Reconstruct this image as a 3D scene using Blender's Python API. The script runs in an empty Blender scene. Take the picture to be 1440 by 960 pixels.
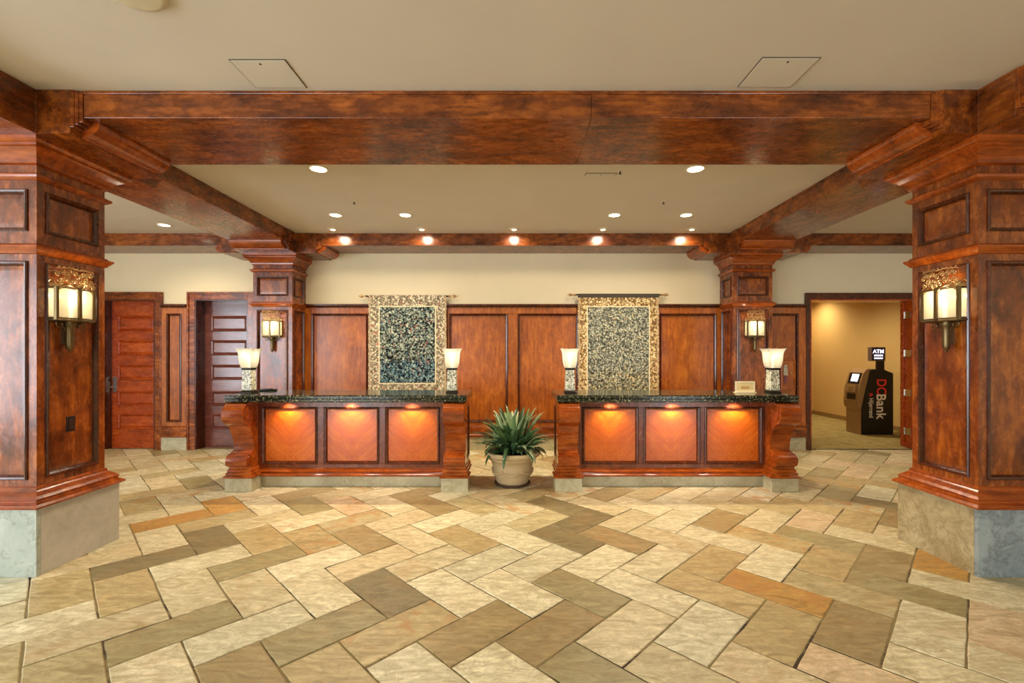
import bpy, math, random
from mathutils import Vector, Matrix
random.seed(7)
PI = math.pi
S = bpy.context.scene
COL = S.collection
F, CX, HY, HZ = 650.0, 724.0, 496.0, 1.55      # photo geometry: focal length in px, vanishing point, eye height

# ------------------------------------------------------------------ helpers
class MB:
    def __init__(s):
        s.v = []; s.f = []; s.m = []; s.sm = []
    def add(s, vs, fs, mi=0, smooth=False):
        b = len(s.v); s.v += [tuple(v) for v in vs]
        for f in fs:
            s.f.append(tuple(b + i for i in f)); s.m.append(mi); s.sm.append(smooth)
    def box(s, x0, x1, y0, y1, z0, z1, mi=0):
        vs = [(x, y, z) for z in (z0, z1) for y in (y0, y1) for x in (x0, x1)]
        s.add(vs, [(0,2,3,1),(4,5,7,6),(0,1,5,4),(2,6,7,3),(0,4,6,2),(1,3,7,5)], mi)
        return s
    def rings(s, rs, mi=0, cap=True, smooth=False, closed=True):
        n = len(rs[0]); vs = [p for r in rs for p in r]; fs = []
        for i in range(len(rs) - 1):
            for j in range(n if closed else n - 1):
                k = (j + 1) % n
                fs.append((i*n+j, i*n+k, (i+1)*n+k, (i+1)*n+j))
        s.add(vs, fs, mi, smooth)
        if cap and closed:
            s.add(rs[0], [tuple(range(n))[::-1]], mi); s.add(rs[-1], [tuple(range(n))], mi)
        return s
    def prism(s, poly, axis, a0, a1, mi=0):
        """poly: 2-D points; axis 'x': poly=(y,z); 'y': (x,z); 'z': (x,y)"""
        def P(p, a):
            return {'x': (a, p[0], p[1]), 'y': (p[0], a, p[1]), 'z': (p[0], p[1], a)}[axis]
        return s.rings([[P(p, a0) for p in poly], [P(p, a1) for p in poly]], mi)
    def lathe(s, prof, c=(0,0,0), n=40, mi=0, smooth=True, cap=False):
        rs = [[(c[0]+r*math.cos(2*PI*k/n), c[1]+r*math.sin(2*PI*k/n), c[2]+z) for k in range(n)] for r, z in prof]
        return s.rings(rs, mi, cap, smooth)
    def cyl(s, p, q, r, n=16, mi=0, r2=None, smooth=True):
        p, q = Vector(p), Vector(q); d = (q-p).normalized()
        u = d.orthogonal().normalized(); w = d.cross(u); r2 = r if r2 is None else r2
        R = lambda c, rr: [c + u*rr*math.cos(2*PI*k/n) + w*rr*math.sin(2*PI*k/n) for k in range(n)]
        return s.rings([R(p, r), R(q, r2)], mi, True, smooth)
    def tube(s, pts, r, n=6, mi=0, closed=False):
        pts = [Vector(p) for p in pts]; rs = []; N = len(pts); u = None
        for i, p in enumerate(pts):
            a = pts[i-1] if (i or closed) else p; b = pts[(i+1) % N] if (i < N-1 or closed) else p
            d = (b-a).normalized()
            u = d.orthogonal().normalized() if u is None else (u - d*u.dot(d)).normalized()
            w = d.cross(u); rr = r[i] if isinstance(r, (list, tuple)) else r
            rs.append([p + u*rr*math.cos(2*PI*k/n) + w*rr*math.sin(2*PI*k/n) for k in range(n)])
        if closed: rs.append(rs[0])
        return s.rings(rs, mi, not closed, True)
    def ball(s, c, r, n=14, mi=0, sz=1.0):
        pr = [(max(r*math.sin(PI*k/8), 1e-5), -r*sz*math.cos(PI*k/8)) for k in range(9)]
        return s.lathe(pr, c, n, mi)
    def frame(s, O, U, V, N, u0, u1, v0, v1, prof, mi=0, fill=False):
        """rectangular moulding; prof=(inset from outer rectangle, height along N)"""
        O, U, V, N = map(Vector, (O, U, V, N))
        rs = [[O+U*a+V*b+N*h for a, b in ((u0+i, v0+i), (u1-i, v0+i), (u1-i, v1-i), (u0+i, v1-i))] for i, h in prof]
        if U.cross(V).dot(N) < 0: rs = [r[::-1] for r in rs]
        s.rings(rs, mi, False)
        if fill: s.add(rs[-1], [(0,1,2,3)], mi)
        return s
    def loft(s, prof, rect, mi=0):
        """prof=[(half, z)], rect(h)->(x0,x1,y0,y1)"""
        rs = []
        for h, z in prof:
            x0, x1, y0, y1 = rect(h)
            rs.append([(x0,y0,z),(x1,y0,z),(x1,y1,z),(x0,y1,z)])
        return s.rings(rs, mi)
    def build(s, name, mats, parent=None, origin=None, bevel=0, **props):
        if not isinstance(mats, (list, tuple)): mats = [mats]
        if origin is None:
            origin = WORLD.get(parent.name, Vector((0,0,0))) if parent else Vector((0,0,0))
        origin = Vector(origin)
        me = bpy.data.meshes.new(name)
        me.from_pydata([tuple(Vector(v)-origin) for v in s.v], [], s.f)
        for m in mats: me.materials.append(m)
        me.polygons.foreach_set('material_index', s.m)
        me.polygons.foreach_set('use_smooth', s.sm)
        me.update()
        o = bpy.data.objects.new(name, me); COL.objects.link(o)
        if parent:
            o.parent = parent; o.location = origin - WORLD.get(parent.name, Vector((0,0,0)))
        else:
            o.location = origin
        WORLD[o.name] = origin
        if bevel:
            b = o.modifiers.new('edge', 'BEVEL'); b.width = bevel; b.segments = 2; b.limit_method = 'ANGLE'; b.angle_limit = math.radians(40)
        tag(o, **props)
        return o
WORLD = {}
def tag(o, label=None, cat=None, group=None, kind=None):
    if label: o['label'] = label
    if cat: o['category'] = cat
    if group: o['group'] = group
    if kind: o['kind'] = kind
    return o
def empty(name, loc, **props):
    o = bpy.data.objects.new(name, None); COL.objects.link(o); o.location = loc; o.empty_display_size = .1
    WORLD[o.name] = Vector(loc); tag(o, **props); return o
def copy_tree(o, parent=None):
    c = o.copy(); COL.objects.link(c)
    if parent: c.parent = parent
    for ch in [x for x in bpy.data.objects if x.parent == o]: copy_tree(ch, c)
    return c
def light(kind, name, loc, energy, color, rot=(0,0,0), parent=None, **kw):
    L = bpy.data.lights.new(name, kind); L.energy = energy; L.color = color
    for k, v in kw.items(): setattr(L, k, v)
    o = bpy.data.objects.new(name, L); COL.objects.link(o); o.location = loc; o.rotation_euler = rot
    if parent: o.parent = parent
    return o

# ------------------------------------------------------------------ materials
def srgb(r, g, b):
    return tuple((c/255/12.92 if c/255 <= .04045 else ((c/255+.055)/1.055)**2.4) for c in (r, g, b)) + (1,)
class Mat:
    def __init__(s, name, **kw):
        s.m = bpy.data.materials.new(name); s.m.use_nodes = True; s.t = s.m.node_tree; s.t.nodes.clear()
        s.out = s.n('ShaderNodeOutputMaterial'); s.b = s.n('ShaderNodeBsdfPrincipled'); s.l(s.b.outputs[0], s.out.inputs[0])
        for k, v in kw.items(): s.b.inputs[k.replace('_', ' ')].default_value = v
    def n(s, t, **kw):
        x = s.t.nodes.new(t)
        for k, v in kw.items():
            if k.startswith('i_'): x.inputs[k[2:].replace('_', ' ')].default_value = v
            else: setattr(x, k, v)
        return x
    def l(s, a, b): s.t.links.new(a, b)
    def coord(s, scale=(1,1,1), rot=(0,0,0), src='Object'):
        tc = s.n('ShaderNodeTexCoord'); mp = s.n('ShaderNodeMapping'); mp.inputs['Scale'].default_value = scale; mp.inputs['Rotation'].default_value = rot
        s.l(tc.outputs[src], mp.inputs[0]); return mp.outputs[0]
    def noise(s, vec, scale=5, detail=4, rough=.55, dist=0):
        x = s.n('ShaderNodeTexNoise', i_Scale=scale, i_Detail=detail, i_Roughness=rough, i_Distortion=dist)
        s.l(vec, x.inputs['Vector']); return x.outputs[0]
    def ramp(s, fac, stops, interp='LINEAR'):
        x = s.n('ShaderNodeValToRGB'); x.color_ramp.interpolation = interp; e = x.color_ramp.elements
        while len(e) < len(stops): e.new(.5)
        for i, (p, c) in enumerate(stops):
            e[i].position = p; e[i].color = c if len(c) == 4 else srgb(*c)
        s.l(fac, x.inputs[0]); return x.outputs[0]
    def mix(s, fac, a, b, mode='MIX'):
        x = s.n('ShaderNodeMix', data_type='RGBA', blend_type=mode)
        if isinstance(fac, (int, float)): x.inputs[0].default_value = fac
        else: s.l(fac, x.inputs[0])
        for i, c in ((6, a), (7, b)):
            if isinstance(c, tuple): x.inputs[i].default_value = c
            else: s.l(c, x.inputs[i])
        return x.outputs[2]
    def math(s, op, a, b=0.0):
        x = s.n('ShaderNodeMath', operation=op)
        for i, c in ((0, a), (1, b)):
            if isinstance(c, (int, float)): x.inputs[i].default_value = c
            else: s.l(c, x.inputs[i])
        return x.outputs[0]
    def color(s, c): s.l(c, s.b.inputs['Base Color']); return s
    def bump(s, h, strength=.2, dist=.01):
        x = s.n('ShaderNodeBump', i_Strength=strength, i_Distance=dist); s.l(h, x.inputs['Height']); s.l(x.outputs[0], s.b.inputs['Normal']); return s

def plain(name, rgb, rough=.5, metal=0., spec=.5, **kw):
    M = Mat(name, Base_Color=srgb(*rgb), Roughness=rough, Metallic=metal, Specular_IOR_Level=spec)
    v = M.noise(M.coord(), 14, 3)
    c = M.mix(v, tuple(x*.86 for x in srgb(*rgb)[:3])+(1,), tuple(min(1, x*1.12) for x in srgb(*rgb)[:3])+(1,))
    M.color(c)
    for k, val in kw.items(): M.b.inputs[k.replace('_', ' ')].default_value = val
    return M.m
def wood(name, axis='z', dark=(50,18,4), mid=(120,54,10), light_=(182,100,26), rough=.24, blotch=.75, chevron=False):
    M = Mat(name, Roughness=rough, Specular_IOR_Level=.5, Coat_Weight=.3, Coat_Roughness=.14)
    sc = {'x': (1.1, 9, 9), 'y': (9, 1.1, 9), 'z': (9, 9, 1.1)}[axis]
    if chevron:
        tc = M.n('ShaderNodeTexCoord'); sp = M.n('ShaderNodeSeparateXYZ'); M.l(tc.outputs['Object'], sp.inputs[0])
        ax = M.math('ABSOLUTE', sp.outputs[0]); u = M.math('ADD', sp.outputs[2], ax); w = M.math('SUBTRACT', sp.outputs[2], ax)
        cb = M.n('ShaderNodeCombineXYZ'); M.l(M.math('MULTIPLY', u, 1.3), cb.inputs[0]); M.l(M.math('MULTIPLY', w, 9.), cb.inputs[1])
        vec = cb.outputs[0]; bvec = cb.outputs[0]; bs = .7
    else:
        vec = M.coord(sc); bvec = M.coord({'x': (.8,1.6,1.6), 'y': (1.6,.8,1.6), 'z': (1.6,1.6,1.)}[axis]); bs = 3.6
    oi = M.n('ShaderNodeObjectInfo'); off = M.n('ShaderNodeVectorMath', operation='ADD')
    sc_ = M.math('MULTIPLY', oi.outputs['Random'], 23.); M.l(bvec, off.inputs[0]); M.l(sc_, off.inputs[1])
    g = M.noise(vec, 3.2, 7, .62, .6)
    b = M.noise(off.outputs[0], bs, 5, .62, .5)
    fine = M.noise(bvec, 14, 6, .7, .3)
    k = M.math('ADD', M.math('MULTIPLY', g, .40), M.math('ADD', M.math('MULTIPLY', b, .36), M.math('MULTIPLY', fine, .24)))
    c = M.ramp(k, [(.33, dark), (.5, mid), (.66, light_)])
    dk = M.ramp(b, [(.30, (.34,.26,.20,1)), (.52, (1,1,1,1))])
    M.color(M.mix(blotch*.8, c, dk, 'MULTIPLY') if blotch > .56 else c)
    M.l(M.ramp(fine, [(.3, (rough*.7,)*3+(1,)), (.75, (rough*1.5,)*3+(1,))]), M.b.inputs['Roughness'])
    M.bump(fine, .03, .004)
    return M.m
WZ = wood('cherry wood upright grain', 'z'); WX = wood('cherry wood level grain', 'x'); WY = wood('cherry wood deep grain', 'y')
BX = wood('beam wood level grain', 'x', (38,14,4), (112,52,10), (178,96,26), .26, .7)
BY = wood('beam wood deep grain', 'y', (42,16,4), (114,54,11), (176,98,28), .26, .7)
WD = wood('dark cherry moulding', 'z', (40,13,5), (70,28,8), (104,48,16), .22, .5)
WP = wood('wall panel veneer', 'z', (98,40,5), (154,78,14), (194,112,30), .34, .55)
MW = wood('polished cherry moulding', 'x', (72,26,5), (142,62,12), (184,92,24), .15, .5)
WC = wood('counter chevron veneer', 'z', (146,54,3), (184,84,6), (214,116,18), .26, .4, chevron=True)
WK = wood('counter frame wood', 'z', (56,20,4), (108,44,10), (150,72,20), .22, .5)
WR = wood('red door wood', 'x', (92,28,6), (154,58,13), (188,86,24), .25, .5)
WM = wood('brown door wood with mauve reflection tint', 'x', (72,34,26), (104,54,42), (134,76,60), .2, .45)  # mauve of the window reflection is mixed into this wood colour

def wallmat(name, rgb, rough=.75, amp=.06):
    M = Mat(name, Roughness=rough, Specular_IOR_Level=.25); v = M.noise(M.coord(), 2.2, 5)
    a = srgb(*rgb); M.color(M.mix(v, tuple(x*(1-amp) for x in a[:3])+(1,), tuple(min(1, x*(1+amp)) for x in a[:3])+(1,)))
    M.bump(M.noise(M.coord(), 160, 2), .05, .002); return M.m
MWALL = wallmat('warm plaster', (218,202,166)); MCEIL = wallmat('ceiling paint', (204,196,180)); MHALL = wallmat('hallway ochre plaster', (214,180,112))
MPAN = wallmat('access panel paint', (203,195,178)); MGAP = plain('shadow gap', (92,80,60), .9)

def stone(name, a, b, vein, rough=.38, vs=1.2):
    vs *= 2
    M = Mat(name, Roughness=rough); c = M.coord(); n = M.noise(c, 4.5, 9, .72, .4)
    base = M.ramp(n, [(.36, a), (.64, b)])
    v = M.noise(c, vs, 9, .7, .5); vv = M.ramp(M.math('ABSOLUTE', M.math('SUBTRACT', v, .5)), [(0.0, (1,1,1,1)), (.03, (0,0,0,1))])
    g = M.noise(c, 30, 4, .6); base = M.mix(M.math('MULTIPLY', g, .25), base, srgb(*vein))
    M.color(M.mix(M.math('MULTIPLY', vv, .55), base, srgb(*vein))); M.bump(g, .06, .003); return M.m
ST_BLUE = stone('blue grey veined stone', (112,122,124), (154,162,158), (74,80,76), .35, 2.2)
ST_PALE = stone('pale veined stone', (150,158,146), (176,182,168), (118,122,104), .38, 1.5)
ST_GREY = stone('smooth grey stone', (158,152,138), (186,180,166), (176,170,156), .35, 1.2)
ST_TAN = stone('mottled tan stone', (150,132,92), (190,174,134), (110,92,56), .4, 3.4)
ST_BASE = stone('beige base stone', (166,156,122), (192,184,150), (146,134,100), .4, 1.4)

def floormat():
    M = Mat('flagstone', Roughness=.4, Specular_IOR_Level=.4)
    at = M.n('ShaderNodeAttribute', attribute_name='slab'); sd = M.n('ShaderNodeAttribute', attribute_name='seed')
    tc = M.n('ShaderNodeTexCoord'); vm = M.n('ShaderNodeVectorMath', operation='ADD'); M.l(tc.outputs['Object'], vm.inputs[0]); M.l(sd.outputs['Color'], vm.inputs[1])
    rot = M.n('ShaderNodeMapping'); M.l(vm.outputs[0], rot.inputs[0]); rot.inputs['Rotation'].default_value = (0,0,.5); rot.inputs['Scale'].default_value = (1.6,5,1)
    n1 = M.noise(vm.outputs[0], 3.6, 7, .6, 1.2); n2 = M.noise(rot.outputs[0], 3.0, 8, .66, 1.6); n3 = M.noise(vm.outputs[0], 24, 8, .75, .3)
    c = M.mix(M.ramp(n2, [(.35, (0,0,0,1)), (.68, (1,1,1,1))]), M.mix(1., at.outputs['Color'], (.58,.54,.44,1), 'MULTIPLY'), M.mix(1., at.outputs['Color'], (1.14,1.15,1.15,1), 'MULTIPLY'))
    st = M.ramp(n1, [(.50, (0,0,0,1)), (.62, (1,1,1,1))])
    c = M.mix(M.math('MULTIPLY', M.math('MULTIPLY', st, at.outputs['Alpha']), .8), c, srgb(176,122,58))
    vein = M.ramp(M.math('ABSOLUTE', M.math('SUBTRACT', n1, .47)), [(0., (1,1,1,1)), (.006, (0,0,0,1))])
    c = M.mix(M.math('MULTIPLY', vein, .45), c, srgb(112,88,52))
    c = M.mix(M.ramp(n3, [(.42,(0,0,0,1)),(.7,(.5,.5,.5,1))]), c, srgb(158,138,96)); M.color(c)
    M.l(M.ramp(n3, [(.3, (.28,)*3+(1,)), (.7, (.52,)*3+(1,))]), M.b.inputs['Roughness'])
    M.bump(M.math('ADD', M.math('MULTIPLY', n2, .7), M.math('MULTIPLY', n3, .3)), .35, .006); return M.m
MFLOOR = floormat(); MGROUT = Mat('grout', Roughness=.9)
MGROUT = MGROUT.color(MGROUT.ramp(MGROUT.noise(MGROUT.coord(), 1.6, 6, .7), [(.42, (62,48,30)), (.52, (134,118,80))])).m
def granite():
    M = Mat('dark green granite', Roughness=.12, Specular_IOR_Level=.6); c = M.coord()
    vo = M.n('ShaderNodeTexVoronoi', i_Scale=95); M.l(c, vo.inputs['Vector'])
    sp = M.n('ShaderNodeSeparateColor'); M.l(vo.outputs['Color'], sp.inputs[0])
    M.color(M.mix(M.ramp(M.noise(c, 42, 5), [(.42, (0,0,0,1)), (.6, (1,1,1,1))]), M.ramp(sp.outputs[0], [(0, (14,18,14)), (.55, (38,44,30)), (.8, (110,108,70)), (.93, (176,168,128))], 'CONSTANT'), srgb(30,34,24)))
    return M.m
MGRAN = granite()
def mosaic():
    M = Mat('mosaic shell tiles', Roughness=.3); vo = M.n('ShaderNodeTexVoronoi', i_Scale=75); M.l(M.coord(), vo.inputs['Vector'])
    sp = M.n('ShaderNodeSeparateColor'); M.l(vo.outputs['Color'], sp.inputs[0])
    M.color(M.ramp(sp.outputs[0], [(0, (96,92,74)), (.14, (158,156,130)), (.4, (204,198,170)), (.72, (238,232,208))], 'CONSTANT')); return M.m
MMOS = mosaic()
def tapestry(name, dark, a, b, c3, c4, scale):
    M = Mat(name, Roughness=.95, Specular_IOR_Level=.1); co = M.coord()
    wob = M.n('ShaderNodeTexNoise', i_Scale=6., i_Detail=3.); M.l(co, wob.inputs['Vector'])
    mv = M.n('ShaderNodeVectorMath', operation='SCALE'); M.l(wob.outputs['Color'], mv.inputs[0]); mv.inputs['Scale'].default_value = .12
    ad = M.n('ShaderNodeVectorMath', operation='ADD'); M.l(co, ad.inputs[0]); M.l(mv.outputs[0], ad.inputs[1])
    vo = M.n('ShaderNodeTexVoronoi', i_Scale=scale); M.l(ad.outputs[0], vo.inputs['Vector'])
    sp = M.n('ShaderNodeSeparateColor'); M.l(vo.outputs['Color'], sp.inputs[0])
    leaf = M.ramp(sp.outputs[0], [(0, a), (.38, b), (.72, c3), (.9, c4)], 'CONSTANT')
    mask = M.ramp(vo.outputs['Distance'], [(.36, (1,1,1,1)), (.52, (0,0,0,1))])
    curl = M.ramp(M.math('ABSOLUTE', M.math('SUBTRACT', M.noise(co, scale*.55, 2, .5, 1.), .5)), [(.0, (1,1,1,1)), (.05, (0,0,0,1))])
    col = M.mix(mask, srgb(*dark), leaf); col = M.mix(M.math('MULTIPLY', curl, .7), col, srgb(*b))
    M.color(col); M.bump(M.noise(co, 120, 2), .3, .004); return M.m
TD = tapestry('dark leafy weave', (22,26,28), (112,128,116), (168,172,150), (74,104,116), (140,92,84), 27)
TDB = tapestry('blue leafy weave', (18,26,34), (84,116,124), (136,156,150), (60,92,112), (136,92,84), 26)
TL = tapestry('pale leafy weave', (66,66,58), (138,140,122), (186,184,160), (112,122,110), (190,168,120), 34)
TLB = tapestry('gold leafy weave', (66,62,50), (148,144,118), (194,186,154), (116,122,104), (200,172,112), 30)
TB1 = tapestry('cream floral border weave', (104,92,74), (196,180,148), (212,198,166), (128,132,104), (176,104,84), 30)
TB2 = tapestry('gold floral border weave', (112,82,48), (206,180,126), (226,204,156), (164,120,66), (190,150,90), 26)
TBAND = plain('dark woven band', (66,58,46), .95); TEDGE = plain('plain woven edge', (176,150,112), .95)

MBRASS = plain('antique bronze', (112,94,62), .35, .85); MGOLD = plain('gilt bronze', (190,156,104), .3, .9)
MNICK = plain('satin nickel', (190,182,170), .25, 1.); MBLACK = plain('black plastic', (14,14,14), .4); MDK = plain('dark recess', (20,14,10), .8)
MIRON = plain('dark iron', (44,38,32), .45, .8)
def glow(name, rgb, strength, base=(235,228,205), trans=0):
    M = Mat(name, Base_Color=srgb(*base), Roughness=.35, Emission_Color=srgb(*rgb), Emission_Strength=strength)
    v = M.noise(M.coord(), 22, 4); M.color(M.ramp(v, [(.3, tuple(int(x*.84) for x in base)), (.7, base)]))
    if trans:
        tp = M.n('ShaderNodeBsdfTransparent')
        t = M.n('ShaderNodeBsdfTranslucent'); t.inputs[0].default_value = srgb(*base); mx = M.n('ShaderNodeMixShader'); mx.inputs[0].default_value = trans
        M.l(M.b.outputs[0], mx.inputs[1]); M.l(t.outputs[0], mx.inputs[2]); m2 = M.n('ShaderNodeMixShader'); m2.inputs[0].default_value = .28; M.l(mx.outputs[0], m2.inputs[1]); M.l(tp.outputs[0], m2.inputs[2]); M.l(m2.outputs[0], M.out.inputs[0])
    return M.m
MSCON = glow('lit alabaster glass', (255,230,175), .34, (222,214,190), .55); MSHADE = glow('lit frosted shade', (255,240,210), .10, (206,202,188), .55)
MBULB = glow('lamp filament glass', (255,236,200), 7); MLENS = glow('downlight lens', (255,240,200), 9.); MPUCK = glow('puck lens', (255,214,170), 12)
MTRIM = plain('white trim ring', (226,216,190), .4); MCARPET = None
def carpet():
    M = Mat('olive carpet', Roughness=1., Specular_IOR_Level=.05); c = M.coord(); v = M.noise(c, 7, 8, .75, .8)
    M.color(M.ramp(v, [(.3, (128,112,62)), (.55, (164,146,92)), (.75, (188,172,118))])); M.bump(M.noise(c, 180, 2), .6, .01); return M.m
MCARPET = carpet()
MPOT = wallmat('sand clay', (186,162,120), .6, .12); MSOIL = plain('soil', (52,36,22), .95)
def leafmat():
    M = Mat('glossy leaf', Roughness=.32); at = M.n('ShaderNodeAttribute', attribute_name='tint')
    v = M.noise(M.coord((6,6,6)), 3, 4); M.color(M.mix(M.math('MULTIPLY', v, .4), at.outputs['Color'], srgb(76,104,58))); return M.m
MLEAF = leafmat()
MATB = plain('machine bronze plastic', (150,116,70), .4); MATK = plain('machine black side', (12,12,12), .3)
MRED = plain('red lettering', (226,52,44), .5); MWHT = plain('cream lettering', (226,214,190), .5)
MSCREEN = glow('lit screen', (232,228,255), 1.6, (220,220,235)); MCREAM = plain('cream card', (226,200,140), .6); MCRM2 = plain('cream card frame', (240,222,178), .5)

# ------------------------------------------------------------------ setting
WALLY = 7.42; CZ = 3.326
XL, XR, YN = -8.0, 8.0, -6.0
# floor of herringbone flagstones
def ground(px, py):
    d = F*HZ/(py-HY); return (px-CX)*d/F, d
W = .2995; OX, OY = .107, 3.125; q = math.sqrt(.5)
U2, V2 = Vector((q, -q)), Vector((q, q))
def slab_id(x, y):
    r = Vector((x-OX, y-OY)); a = math.floor(r.dot(U2)/W); b = math.floor(r.dot(V2)/W); k = (a-b) % 4
    return {0: ('h', a, b), 1: ('h', a-1, b), 3: ('v', a, b), 2: ('v', a, b-1)}[k]
special = {}
DK, OL, BR, OC, TN, PK, LT = (128,118,84), (160,150,108), (166,146,102), (192,146,74), (192,172,124), (222,198,162), (232,224,190)
for px, py, c in [(756,703,DK),(606,719,BR),(813,742,DK),(799,767,DK),(873,765,BR),(654,765,TN),(515,765,BR),(540,829,DK),(501,864,OL),(664,882,BR),(749,896,BR),
    (795,861,BR),(817,832,OL),(827,932,OL),(198,792,DK),(287,762,DK),(361,762,TN),(354,790,OL),(213,882,OL),(298,714,OC),(213,740,OC),(85,825,TN),(174,829,TN),
    (425,882,OL),(337,928,BR),(262,685,OL),(106,776,TN),(1190,670,TN),(1208,701,DK),(1158,689,OL),(1031,740,BR),(1130,758,OL),(1208,769,OL),(1261,794,BR),(1173,790,TN),
    (1102,833,OC),(1194,882,BR),(1095,879,TN),(1297,833,OL),(1339,801,OC),(1020,779,TN),(981,815,TN),(1229,737,TN),(1162,740,PK),(1155,925,PK),(1403,882,PK),
    (615,820,LT),(725,830,LT),(650,830,LT),(845,800,LT),(230,765,LT),(1090,800,LT),(460,790,LT),(600,745,LT),(760,760,LT),(590,935,LT),(950,840,LT),(715,925,LT),(1300,870,LT)]:
    special[slab_id(*ground(px, py))] = c
def build_floor():
    rnd = random.Random(11); vs = []; fs = []; cols = []; seeds = []
    pal = [(224,214,178),(216,204,166),(230,220,184),(208,196,158),(200,188,146),(220,204,164),(192,178,134),(218,212,180)]
    done = set()
    n = 46
    for a in range(-n, n):
        for b in range(-n, n):
            k = (a-b) % 4
            if k not in (0, 3): continue
            key = ('h' if k == 0 else 'v', a, b)
            la, lb = (2, 1) if k == 0 else (1, 2)
            cc = Vector((OX, OY)) + U2*((a+la/2)*W) + V2*((b+lb/2)*W)
            if not (XL-.4 < cc.x < XR+.4 and YN-.4 < cc.y < WALLY+.5): continue
            g = .0035 + rnd.random()*.0025; jit = lambda: rnd.uniform(-.0022, .0022)
            ring = []; m = 7
            pts = [(0,0),(la,0),(la,lb),(0,lb)]
            for i in range(4):
                p, r = pts[i], pts[(i+1) % 4]; L = m if abs(p[0]-r[0])+abs(p[1]-r[1]) > 1 else 4
                for t in range(L):
                    f = t/L; x = p[0]+(r[0]-p[0])*f; y = p[1]+(r[1]-p[1])*f
                    ring.append([x, y])
            h = rnd.uniform(-.0012, .0012); tx, ty = rnd.uniform(-.002,.002), rnd.uniform(-.002,.002)
            lay = []
            for inset, dz in ((g, -.012), (g, -.003), (g+.005, 0)):
                lay.append([])
            for x, y in ring:
                jx, jy = jit(), jit()
                for li, (inset, dz) in enumerate(((g, -.012), (g, -.003), (g+.005, 0))):
                    ii = inset/W
                    X = min(max(x, ii), la-ii)*W + jx; Y = min(max(y, ii), lb-ii)*W + jy
                    P = Vector((OX, OY)) + U2*(a*W+X) + V2*(b*W+Y)
                    lay[li].append((P.x, P.y, dz + h + (x-la/2)*tx + (y-lb/2)*ty))
            base = len(vs); N = len(ring)
            for l_ in lay: vs += l_
            c = special.get(key)
            if c is None:
                c = rnd.choice(pal) if rnd.random() > (.10 if cc.length < 4.6 and abs(cc.x) < 2.6 else .24) else rnd.choice([OL, TN, BR, PK, TN])
                stain = rnd.choice([0,0,0,.3,.9])
            else: stain = .9 if c in (OC,) else .2
            col = srgb(*c)[:3]; j = rnd.uniform(.93, 1.06); col = tuple(x*j for x in col) + (stain,)
            sd = (rnd.random()*40, rnd.random()*40, rnd.random()*40, 1)
            for li in range(2):
                for t in range(N):
                    u = (t+1) % N
                    fs.append((base+li*N+t, base+li*N+u, base+(li+1)*N+u, base+(li+1)*N+t)); cols.append(col); seeds.append(sd)
            fs.append(tuple(base+2*N+t for t in range(N))); cols.append(col); seeds.append(sd)
    import bmesh
    me = bpy.data.meshes.new('floor'); me.from_pydata(vs, [], fs)
    A = me.attributes.new('slab', 'FLOAT_COLOR', 'FACE'); B = me.attributes.new('seed', 'FLOAT_COLOR', 'FACE')
    A.data.foreach_set('color', [x for c in cols for x in c]); B.data.foreach_set('color', [x for c in seeds for x in c])
    bm = bmesh.new(); bm.from_mesh(me)
    for co, no in (((XL,0,0),(-1,0,0)), ((XR,0,0),(1,0,0)), ((0,YN,0),(0,-1,0)), ((0,WALLY+.03,0),(0,1,0))):
        bmesh.ops.bisect_plane(bm, geom=bm.verts[:]+bm.edges[:]+bm.faces[:], plane_co=co, plane_no=no, clear_outer=True)
    bmesh.ops.recalc_face_normals(bm, faces=bm.faces[:])
    nf = len(bm.faces)
    r = [bm.verts.new(p) for p in ((XL,YN,-.0048),(XR,YN,-.0048),(XR,WALLY+.24,-.0048),(XL,WALLY+.24,-.0048))]
    f = bm.faces.new(r); f.material_index = 1
    bm.to_mesh(me); bm.free()
    me.materials.append(MFLOOR); me.materials.append(MGROUT)
    o = bpy.data.objects.new('floor', me); COL.objects.link(o); tag(o, 'beige herringbone flagstone lobby floor', kind='structure')
build_floor()
MB().box(XL-.2, XR+.2, YN-.2, WALLY+.25, CZ, CZ+.15).build('ceiling', MCEIL, kind='structure', label='cream painted lobby ceiling')
D1 = (-6.60, -5.753, 2.405); D2 = (-5.12, -4.27, 2.405); D3 = (4.726, 6.42, 2.406)
w = MB(); xs = [XL] + [v for d in (D1, D2, D3) for v in d[:2]] + [XR]
for i in range(0, len(xs), 2): w.box(xs[i], xs[i+1], WALLY, WALLY+.24, 0, CZ)
for d in (D1, D2, D3): w.box(d[0], d[1], WALLY, WALLY+.24, d[2], CZ)
for d in (D1, D2): w.box(d[0], d[1], WALLY+.241, WALLY+.30, 0, d[2])  # unseen boxes added behind the door leaves to block outside light
w.build('wall_back', MWALL, kind='structure', label='cream plaster wall above the panelling')
wy = [(-4.6,-1.2),(-.7,2.7)]; w = MB(); e = [YN] + [v for a in wy for v in a] + [WALLY+.24]
for i in range(0, len(e), 2): w.box(XL-.2, XL, e[i], e[i+1], 0, CZ)
for a, b in wy: w.box(XL-.2, XL, a, b, 0, .35); w.box(XL-.2, XL, a, b, 2.95, CZ)
w.build('wall_left', MWALL, kind='structure')
for i, (a, b) in enumerate(wy):
    m = MB().frame((XL,0,0), (0,1,0), (0,0,1), (1,0,0), a, b, .35, 2.95, [(0,-.15),(0,.03),(.08,.03),(.08,-.15)])
    m.box(XL-.12, XL-.04, (a+b)/2-.03, (a+b)/2+.03, .43, 2.87); m.box(XL-.12, XL-.04, a+.08, b-.08, 2.1, 2.15)
    m.build('window_%d' % (i+3), WD, kind='structure')
MB().box(XR, XR+.2, YN, WALLY+.24, 0, CZ).build('wall_right', MWALL, kind='structure')
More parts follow.
